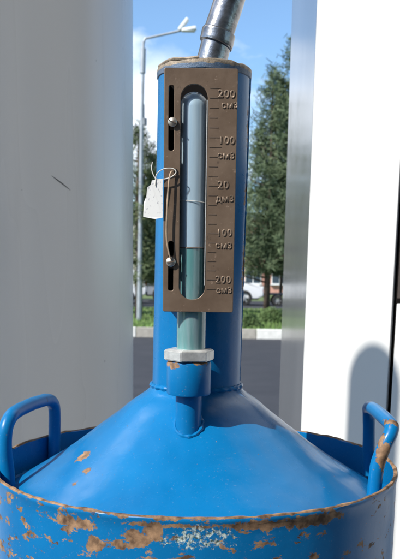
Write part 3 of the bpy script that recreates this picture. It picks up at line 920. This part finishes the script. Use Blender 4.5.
for (x, y, s, p, lb) in [
        (-15, 52, .85, 3, 'broad far pine well left of the cream building, behind the pillar'),
        (-10.6, 50, .8, 3, 'far pine in front of the left end of the cream building'),
        (-6.4, 51, .66, 3, 'far pine in front of the right end of the cream building'),
        (-2.6, 52, .60, 3, 'far low pine seen between the grey pillar and the blue neck, behind the cars'),
        (1.6, 50, .70, 3, 'far pine behind the roof of the white car beside the blue neck'),
        (5.2, 52, .72, 3, 'far pine behind the flat trailer, in front of the pink building'),
        (9.4, 51, .9, 3, 'far pine before the middle of the pink building'),
        (14, 52, 1.0, 3, 'large far pine before the right end of the pink building'),
        (-12, 30, 1.0, 0, 'tall narrow pine in the lawn far left behind the grey pillar'),
        (-8, 27, 1.0, 1, 'many-topped pine in the lawn near the kerb, behind the grey pillar'),
        (8.2, 28, 1.0, 0, 'tall narrow pine in the lawn behind the white cabinet'),
        (12.5, 31, 1.05, 3, 'broad pine in the lawn far right behind the white cabinet'),
        (-19, 40, 1.1, 3, 'largest pine at the far left edge of the parking area'),
        (19, 40, 1.1, 3, 'largest pine at the far right edge of the parking area'),
        (-7.5, 36, .8, 3, 'broad pine on the far side of the lawn beside the left white car'),
        (7.5, 36, .8, 1, 'small many-topped pine on the far side of the lawn right of the trailer')]:
    pine(p, x, y, s, lb, grp=GB)

# unseen canopy added to cut sky fill on the can; the sun enters underneath
cp = empty('sky_blocker_canopy', (4.4, -3.2, 0))
tag(cp, 'unseen flat canopy on square legs, added high above the can to block sky light', 'canopy')
bm = bmesh.new(); box(bm, (0, 0, 5.3), (10.4, 9.6, .5), bev=.03); fin('roof_slab', bm, M['pole'], cp)
for x, y in ((4.2, 4.0), (4.2, -4.0), (-3.2, -4.0)):
    bm = bmesh.new(); box(bm, (x, y, 2.53), (.35, .35, 5.04), bev=.01); fin('leg', bm, M['pole'], cp)

sh = empty('fill_blocker_shop', (1, -9.5, 0))  # unseen building added to block low sky light from behind the camera
tag(sh, 'unseen long low shop added behind the camera to cut fill light', 'shop')
bm = bmesh.new(); box(bm, (0, -3, 2.6), (26, 6, 5.2), bev=.03); fin('wall', bm, M['steel_stand'], sh)
bm = bmesh.new(); box(bm, (0, -3, 5.33), (26.6, 6.6, .25), bev=.03); fin('roof', bm, M['roof'], sh)
for k in range(8):
    bm = bmesh.new(); box(bm, (-11.4 + k * 3.25, .02, 1.7), (2.7, .08, 2.4), bev=.01); fin('window', bm, M['window_glass'], sh)

# low shrubs in the lawn
def shrub_mesh(seed, n, r, h):
    rn = random.Random(seed); vs, fs = [], []
    for _ in range(n):
        d = Vector((rn.gauss(0, 1), rn.gauss(0, 1), abs(rn.gauss(0, 1)))).normalized()
        p = Vector((d.x * r, d.y * r, d.z * h)) * rn.uniform(.5, 1.05)
        p *= 1 + .35 * noise.noise(p * 4)
        t_ = Vector((rn.gauss(0, 1), rn.gauss(0, 1), rn.gauss(0, 1))).normalized(); s_ = t_.orthogonal().normalized()
        i = len(vs); L_ = .055
        vs.extend([p - t_ * L_, p + s_ * L_ * .5, p + t_ * L_, p - s_ * L_ * .5]); fs.append((i, i + 1, i + 2, i + 3))
    me = bpy.data.meshes.new('foliage'); me.from_pydata([tuple(v) for v in vs], [], fs); me.materials.append(M['shrub']); return me
sm1 = shrub_mesh(5, 2600, .55, .62)
for k, (x, y, s, lb) in enumerate([(1.35, 21.6, .62, 'low leafy shrub in the grass just right of the blue neck'), (2.15, 24.6, .72, 'rounded shrub in the grass hiding the foot of the shorter pine'),
                                   (2.95, 25.0, .85, 'largest shrub, at the foot of the tallest pine beside the cabinet edge'),
                                   (-1.3, 27.5, .8, 'small shrub at the foot of the slim left pine'), (3.5, 28.5, .9, 'leafy shrub behind the cabinet edge in the lawn')]):
    r_ = empty('shrub', (x, y, .1), k * 1.7); r_.scale = (s, s, s); tag(r_, lb, 'shrub')
    o = bpy.data.objects.new('foliage', sm1); o.parent = r_; col.objects.link(o)
    bm = bmesh.new()
    for a in range(4): tube(bm, [(0, 0, 0), (.12 * math.cos(a * 1.6), .12 * math.sin(a * 1.6), .2), (.3 * math.cos(a * 1.6), .3 * math.sin(a * 1.6), .5)], [.02, .014, .005], 6)
    fin('stem', bm, M['bark'], r_)

# ------------------------------------------------------------------ cars
def car_parts(paint, suv=True):
    Lc, Wc = 4.35, 1.76
    roof = 1.48 if suv else 1.38
    prof = [(-2.15, .42), (-2.18, .72), (-2.10, .98), (-1.95, 1.02), (-1.72, roof - .07), (-1.45, roof), (.25, roof), (.55, roof - .05), (1.20, 1.02), (1.95, .90), (2.15, .72), (2.17, .42), (1.9, .30), (-1.9, .30)]
    bm = bmesh.new()
    def wd(z): return Wc / 2 * (1 if z < 1.0 else 1 - .26 * (z - 1.0) / .48)
    a = [bm.verts.new((x, -wd(z), z)) for x, z in prof]; b_ = [bm.verts.new((x, wd(z), z)) for x, z in prof]
    n = len(prof)
    for i in range(n): bm.faces.new((a[i], a[(i + 1) % n], b_[(i + 1) % n], b_[i]))
    bm.faces.new(a[::-1]); bm.faces.new(b_)
    bmesh.ops.bevel(bm, geom=[e for e in bm.edges], offset=.05, segments=3, affect='EDGES', profile=.6)
    bmesh.ops.recalc_face_normals(bm, faces=bm.faces)
    body = bpy.data.meshes.new('body'); bm.to_mesh(body); bm.free(); body.materials.append(paint)
    for p in body.polygons: p.use_smooth = True
    def gm(quads):
        bm = bmesh.new()
        for q_ in quads:
            lo = [bm.verts.new(p) for p in q_]; c = sum((Vector(p) for p in q_), Vector()) / len(q_)
            nrm = (Vector(q_[1]) - Vector(q_[0])).cross(Vector(q_[2]) - Vector(q_[0])).normalized()
            hi = [bm.verts.new(Vector(p) + nrm * .02) for p in q_]
            m_ = len(q_)
            for i in range(m_): bm.faces.new((lo[i], lo[(i + 1) % m_], hi[(i + 1) % m_], hi[i]))
            bm.faces.new(lo[::-1]); bm.faces.new(hi)
        bmesh.ops.recalc_face_normals(bm, faces=bm.faces)
        me = bpy.data.meshes.new('window'); bm.to_mesh(me); bm.free(); me.materials.append(M['car_glass']); return me
    wins = []
    for sy in (-1, 1):
        for seq in ([(-1.66, 1.08), (-1.50, roof - .12), (-.95, roof - .10), (-.95, 1.06)], [(-.88, 1.06), (-.88, roof - .10), (-.10, roof - .10), (-.10, 1.05)], [(-.03, 1.05), (-.03, roof - .10), (.40, roof - .12), (.98, 1.05)]):
            wins.append(gm([[(x, sy * (wd(z) - .008), z) for x, z in (seq if sy > 0 else seq)]]))
    wins.append(gm([[(-1.985, -.66, 1.06), (-1.76, -.56, roof - .12), (-1.76, .56, roof - .12), (-1.985, .66, 1.06)]]))
    wins.append(gm([[(1.19, -.70, 1.04), (.60, -.58, roof - .08), (.60, .58, roof - .08), (1.19, .70, 1.04)]]))
    bm = bmesh.new()
    lathe(bm, [(.20, -.10), (.31, -.10), (.33, -.07), (.33, .07), (.31, .10), (.20, .10)], 32, closed=True)
    for v in bm.verts: v.co = Vector((v.co.x, v.co.z, v.co.y))
    bmesh.ops.recalc_face_normals(bm, faces=bm.faces)
    tyre = bpy.data.meshes.new('tyre'); bm.to_mesh(tyre); bm.free(); tyre.materials.append(M['tyre'])
    bm = bmesh.new()
    lathe(bm, [(.21, -.085), (.21, .085)], 28)
    for k in range(6):
        a_ = k * math.pi / 3
        box(bm, (.11 * math.cos(a_), .11 * math.sin(a_), 0), (.20, .055, .12), Matrix.Rotation(a_, 3, 'Z'))
    lathe(bm, [(.001, .07), (.06, .07), (.06, -.07), (.001, -.07)], 16)
    for v in bm.verts: v.co = Vector((v.co.x, v.co.z, v.co.y))
    bmesh.ops.recalc_face_normals(bm, faces=bm.faces)
    rim = bpy.data.meshes.new('rim'); bm.to_mesh(rim); bm.free(); rim.materials.append(M['rim'])
    return body, wins, tyre, rim
def place_car(parts, loc, rz, label, paint):
    body, wins, tyre, rim = parts
    r_ = empty('parked_car', loc, rz); r_.scale = (1.2, 1.2, 1.22); tag(r_, label, 'car', 'cars parked beyond the lawn')
    def add(nm, me, par, l=(0, 0, 0)):
        o = bpy.data.objects.new(nm, me); o.parent = par; o.location = l; col.objects.link(o); return o
    add('body', body, r_)
    for w in wins: add('window', w, r_)
    for x in (-1.33, 1.33):
        for y in (-.82, .82):
            w = add('wheel', tyre, r_, (x, y, .33)); w.name = 'wheel'; add('rim', rim, w)
    for y in (-.68, .68):
        bm = bmesh.new(); box(bm, (-2.13, y, .86), (.10, .22, .20), bev=.02); fin('tail_light', bm, M['lamp_red'], r_)
        bm = bmesh.new(); box(bm, (2.10, y, .76), (.14, .30, .13), bev=.03); fin('headlight', bm, M['lamp_clear'], r_)
    bm = bmesh.new(); box(bm, (0, 0, .34), (3.9, 1.7, .16), bev=.02); fin('sill', bm, M['rubber'], r_)
    for x in (-2.19, 2.19):
        bm = bmesh.new(); box(bm, (x, 0, .46), (.08, 1.6, .17), bev=.03); fin('bumper', bm, M['car_glass'], r_)
cw, cs = car_parts(M['car_white']), car_parts(M['car_silver'], False)
place_car(cw, (.60, 42.2, .05), 0.04, 'white parked car whose end and wheel show just right of the blue neck', None)
place_car(cw, (-5.6, 42.4, .05), math.pi + .05, 'white parked car partly behind the grey pillar', None)
place_car(cs, (-.9, 46.6, .05), .02, 'silver parked car farther back behind the slim left pine', None)
place_car(cw, (8.4, 46, .05), math.pi, 'white parked car farther back beyond the dark trailer', None)
place_car(cs, (-10, 38.8, .05), 0, 'silver parked car behind the grey pillar', None)
place_car(cw, (9.6, 38.6, .05), 0, 'white parked car behind the white cabinet', None)
tr = empty('flat_trailer', (4.15, 42.0, .05)); tag(tr, 'small dark flat trailer standing just behind the white parked car', 'trailer')
bm = bmesh.new(); box(bm, (0, 0, .62), (1.5, 1.3, .10), bev=.01); fin('bed', bm, M['car_dark'], tr)
bm = bmesh.new(); tube(bm, [(-.75, 0, .55), (-1.05, 0, .5)], .04, 8); fin('drawbar', bm, M['car_dark'], tr)
for y in (-.62, .62):
    w = bpy.data.objects.new('wheel', cw[2]); w.scale = (.85, .85, .85); w.location = (-.15, y, .28); w.parent = tr; col.objects.link(w)
    w2 = bpy.data.objects.new('rim', cw[3]); w2.parent = w; col.objects.link(w2)

# ------------------------------------------------------------------ buildings
def building(loc, w, d, floors, wall, label, cat='building', nwin=8):
    r_ = empty('apartment_block', loc); tag(r_, label, cat)
    h = floors * 3.0 + .6
    bm = bmesh.new(); box(bm, (0, d / 2, h / 2), (w, d, h)); fin('wall', bm, wall, r_)
    bm = bmesh.new(); box(bm, (0, d / 2, h + .15), (w + .5, d + .5, .3)); fin('roof', bm, M['roof'], r_)
    bm = bmesh.new(); box(bm, (0, 0, 0), (1.5, .10, 1.5)); fm = bpy.data.meshes.new('window'); bm.to_mesh(fm); bm.free(); fm.materials.append(M['frame_white'])
    bm = bmesh.new()
    for sx in (-.355, .355): box(bm, (sx, -.055, 0), (.62, .02, 1.34))
    pm = bpy.data.meshes.new('pane'); bm.to_mesh(pm); bm.free(); pm.materials.append(M['window_glass'])
    bm = bmesh.new(); box(bm, (0, -.09, -.80), (1.7, .24, .08)); sm_ = bpy.data.meshes.new('sill'); bm.to_mesh(sm_); bm.free(); sm_.materials.append(M['frame_white'])
    for f in range(floors):
        for i in range(nwin):
            x = -w / 2 + w * (i + .5) / nwin
            o = bpy.data.objects.new('window', fm); o.location = (x, -.03, 1.7 + f * 3.0); o.parent = r_; col.objects.link(o)
            for nm, me in (('pane', pm), ('sill', sm_)):
                p = bpy.data.objects.new(nm, me); p.parent = o; col.objects.link(p)
building((9.5, 72, 0), 17, 10, 2, M['pinkwall'], 'low pink brick building glimpsed through the pines right of the blue neck', nwin=7)
building((-10, 74, 0), 16, 10, 2, M['creamwall'], 'low cream building glimpsed through the pines left of the blue neck', nwin=7)

# every mesh that shares no label needs nothing more; keep naming plain
for o in bpy.data.objects:
    if o.type == 'MESH' and len(o.data.materials) == 0: print('NO MATERIAL', o.name)
